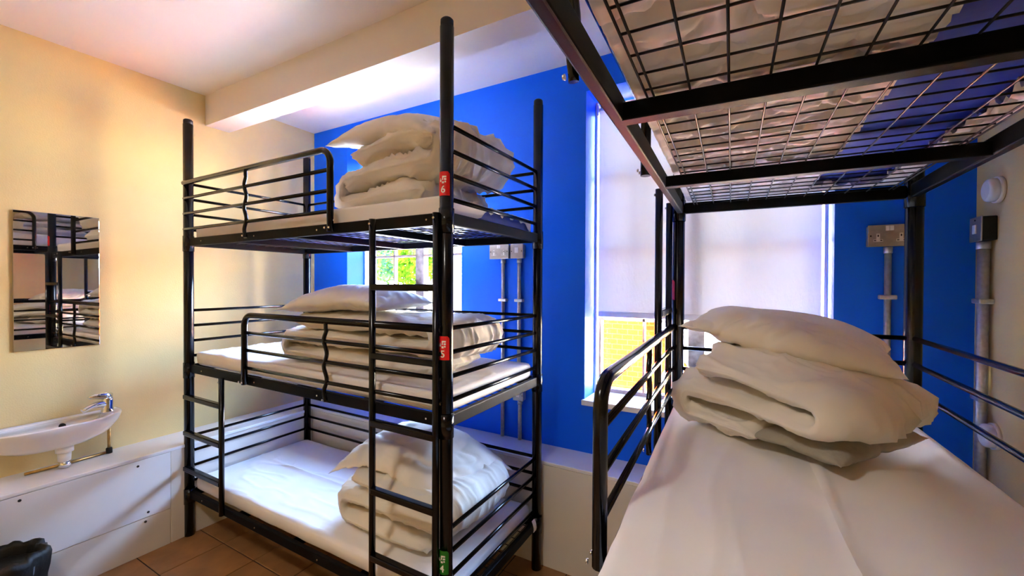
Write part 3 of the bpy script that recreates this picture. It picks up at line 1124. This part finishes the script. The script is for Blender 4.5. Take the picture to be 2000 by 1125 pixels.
double_socket('brushed metal double socket on the blue wall under the top tier of the three-tier bunk', -1.392, -1.256, 1.652, 1.740)
double_socket('brushed metal double socket on the blue wall right of the lowered blind', 0.425, 0.560, 1.655, 1.742)


def single_plate(name, label, x0, x1, z0, z1, kind):
    cx_, cz = (x0 + x1) / 2, (z0 + z1) / 2
    r = thing(name, label, kind, (cx_, YB, cz))
    hw, hh = (x1 - x0) / 2, (z1 - z0) / 2
    obj('back_box', MB().box((-hw + 0.002, -0.036, -hh + 0.002), (hw - 0.002, -0.0005, hh - 0.002)), 'galvanised', r, bevel=0.004)
    obj('face_plate', MB().box((-hw, -0.041, -hh), (hw, -0.036, hh)), 'brushed_plate', r, bevel=0.003)
    obj('rocker', MB().box((-0.012, -0.045, -0.010), (0.012, -0.041, 0.022)), 'white_plastic', r, bevel=0.001)
    for d in (-1, 1):
        rounded(obj('screw', MB().lathe([(0.003, -0.042), (0.003, -0.0405)], 10, 'y', (d * hw * 0.8, 0, 0.0)), 'dark', r))
    return r


single_plate('switch_plate', 'brushed metal square switch beside the double socket under the top tier', -1.243, -1.158, 1.652, 1.738, 'switch')
single_plate('switch_plate', 'small metal plate box on the blue wall below the middle tier', -1.222, -1.152, 0.800, 0.868, 'switch')


def conduit(label, x, y, z0, z1, clips, wall='far', r_=0.0115):
    nx, ny = (0, -1) if wall == 'far' else (-1, 0)
    r = thing('conduit_pipe', label, 'pipe', (x, y, z0), group='metal conduits on the walls')
    rounded(obj('pipe', MB().lathe([(r_, 0), (r_, z1 - z0)], 16, 'z'), 'galvanised', r))
    rounded(obj('coupling', MB().lathe([(r_ + 0.003, z1 - z0 - 0.025), (r_ + 0.003, z1 - z0)], 16, 'z'), 'galvanised', r))
    for z in clips:
        s = r_ + 0.004
        if wall == 'far':
            obj('saddle_clip', MB().box((-s - 0.012, -s, z - z0 - 0.009), (s + 0.012, s, z - z0 + 0.009)), 'galvanised', r, bevel=0.004)
        else:
            obj('saddle_clip', MB().box((-s, -s - 0.012, z - z0 - 0.009), (s, s + 0.012, z - z0 + 0.009)), 'galvanised', r, bevel=0.004)
    return r


conduit('metal conduit below the double socket behind the three-tier bunk', -1.308, YB - 0.016, 0.561, 1.651, (1.40,))
conduit('metal conduit below the square switch behind the three-tier bunk', -1.195, YB - 0.016, 0.869, 1.651, (1.40,))
conduit('short metal conduit between the small metal plate box and the white ledge', -1.187, YB - 0.016, 0.561, 0.799, ())
conduit('metal conduit below the double socket right of the blind', 0.494, YB - 0.016, 0.561, 1.654, (1.452,))
conduit('thick metal conduit on the cream wall below the light switch', XR - 0.021, 2.105, 0.561, 1.655, (1.445, 1.10), 'right', 0.0155)

sw = thing('light_switch', 'metal light switch on a surface box on the cream wall by the corner', 'switch', (XR, 2.108, 1.70))
obj('back_box', MB().box((-0.037, -0.042, -0.042), (-0.0005, 0.042, 0.042)), 'dark', sw, bevel=0.003)  # dark colour stands for the shade on the box's near side
obj('face_plate', MB().box((-0.042, -0.044, -0.044), (-0.037, 0.044, 0.044)), 'brushed_plate', sw, bevel=0.003)
obj('rocker', MB().box((-0.046, -0.012, -0.016), (-0.042, 0.012, 0.016)), 'white_plastic', sw, bevel=0.001)
rounded(obj('screw', MB().lathe([(0.003, -0.0435), (0.003, -0.0415)], 10, 'x', (0, 0.0, 0.032)), 'dark', sw))
for zz, lb in ((1.828, 'round white disc fitting on the cream wall above the light switch'), (0.982, 'round white disc fitting on the cream wall low beside the foreground mattress')):
    dl = thing('disc_fitting', lb, 'lamp', (XR, 2.058, zz), group='disc fittings on the cream wall')  # plain round wall fittings, nothing in them glows
    rounded(obj('fitting_base', MB().lathe([(0.045, -0.012), (0.045, -0.0005)], 28, 'x'), 'white_plastic', dl))
    rounded(obj('fitting_cover', MB().lathe([(0.030, -0.036), (0.037, -0.033), (0.040, -0.027), (0.040, -0.012)], 28, 'x'), 'gloss_white', dl))

# ------------------------------------------------------------------ added fill lamp behind the camera, brightens the foreground mattress
FILL_W = 26.0
cl = thing('added_fill_lamp', 'added round fill lamp on the ceiling behind the camera', 'lamp', (-0.85, -0.35, ZC))
rounded(obj('fitting_base', MB().lathe([(0.17, -0.03), (0.17, -0.0005)], 32), 'white_plastic', cl))
sk = MB()
sk.rings([[(r_ * cos(2 * pi * j / 40), r_ * sin(2 * pi * j / 40), z_) for j in range(40)] for (r_, z_) in ((0.170, -0.03), (0.172, -0.15), (0.166, -0.15), (0.164, -0.03))], caps=False)
obj('fill_shade', sk, 'dark', cl, smooth=True)  # added skirt that keeps the fill light off the upper wall
gmt = bpy.data.materials.new('fill_glow')
gmt.use_nodes = True
_p = gmt.node_tree.nodes['Principled BSDF']
_p.inputs['Base Color'].default_value = (0.9, 0.88, 0.84, 1)
_p.inputs['Emission Color'].default_value = (1.0, 0.94, 0.86, 1)
_p.inputs['Emission Strength'].default_value = FILL_W
MATS['fill_glow'] = gmt
rounded(obj('fill_disc', MB().lathe([(0.15, -0.05), (0.16, -0.045), (0.16, -0.0301)], 32), 'fill_glow', cl))

# ------------------------------------------------------------------ the yard outside
struct(obj('ground', MB().box((-40, YB + WT + 0.3, -0.8), (30, 40, -0.7)), 'paving'), 'pale sunlit yard paving')
bd = thing('brick_outbuilding', 'sunlit brick outbuilding seen through the lower panes of the half covered window', 'building', (-1.25, 4.6, -0.7))
obj('wall', MB().box((-0.75, 0.0, 0), (0.75, 3.0, 1.35)), 'brick', bd)
gb = MB()
gb.add([(-0.75, 0.0, 1.35), (0.75, 0.0, 1.35), (-0.25, 0.0, 2.75), (-0.75, 3.0, 1.35), (0.75, 3.0, 1.35), (-0.25, 3.0, 2.75)],
       [(0, 1, 2), (3, 5, 4), (0, 2, 5, 3), (1, 4, 5, 2), (0, 3, 4, 1)])
obj('gable', gb, 'brick', bd)
for e0, e1 in (((-0.25, 2.78), (0.83, 1.26)), ((-0.25, 2.78), (-0.80, 1.22))):
    nx_, nz_ = (e0[1] - e1[1]), (e1[0] - e0[0])
    q_ = math.copysign(0.06, nz_) / math.hypot(nx_, nz_)
    nx_, nz_ = nx_ * q_, nz_ * q_
    m = MB().rings([[(e0[0], y_, e0[1]), (e1[0], y_, e1[1]), (e1[0] + nx_, y_, e1[1] + nz_), (e0[0] + nx_, y_, e0[1] + nz_)] for y_ in (-0.12, 3.1)])
    obj('roof_slope', m, 'roof_felt', bd)
wg = thing('rendered_wall', 'pale yellow rendered yard wall beside the brick outbuilding', 'wall', (1.3, 5.6, -0.7))
obj('wall', MB().box((-1.55, 0, 0), (1.6, 0.22, 2.2)), 'render_yellow', wg)
obj('coping', MB().box((-1.58, -0.03, 2.2), (1.63, 0.25, 2.26)), 'paving', wg, bevel=0.01)
tr = thing('yard_tree', 'light green tree seen through the window behind the three-tier bunk', 'tree', (-9.2, 9.6, -0.7))
rounded(obj('trunk', MB().tube([(0, 0, 0), (0.05, 0, 1.2), (0, 0.05, 2.4)], [0.14, 0.11, 0.07], 10), 'bark', tr))
lv = MB()
rnd = random.Random(5)
for i in range(2600):
    d = Vector((rnd.gauss(0, 1), rnd.gauss(0, 1), rnd.gauss(0, 1))).normalized() * (rnd.random() ** 0.4)
    p = Vector((d.x * 1.5, d.y * 1.3, 2.9 + d.z * 0.75))
    u = Vector((rnd.gauss(0, 1), rnd.gauss(0, 1), rnd.gauss(0, 1))).normalized()
    v_ = u.orthogonal().normalized()
    s_ = 0.09
    lv.add([p - u * s_, p + v_ * s_ * 0.5, p + u * s_, p - v_ * s_ * 0.5], [(0, 1, 2, 3)])
me = lv.mesh('foliage', recalc=False)
fo = link('foliage', me, 'foliage', tr)
fo['kind'] = 'stuff'
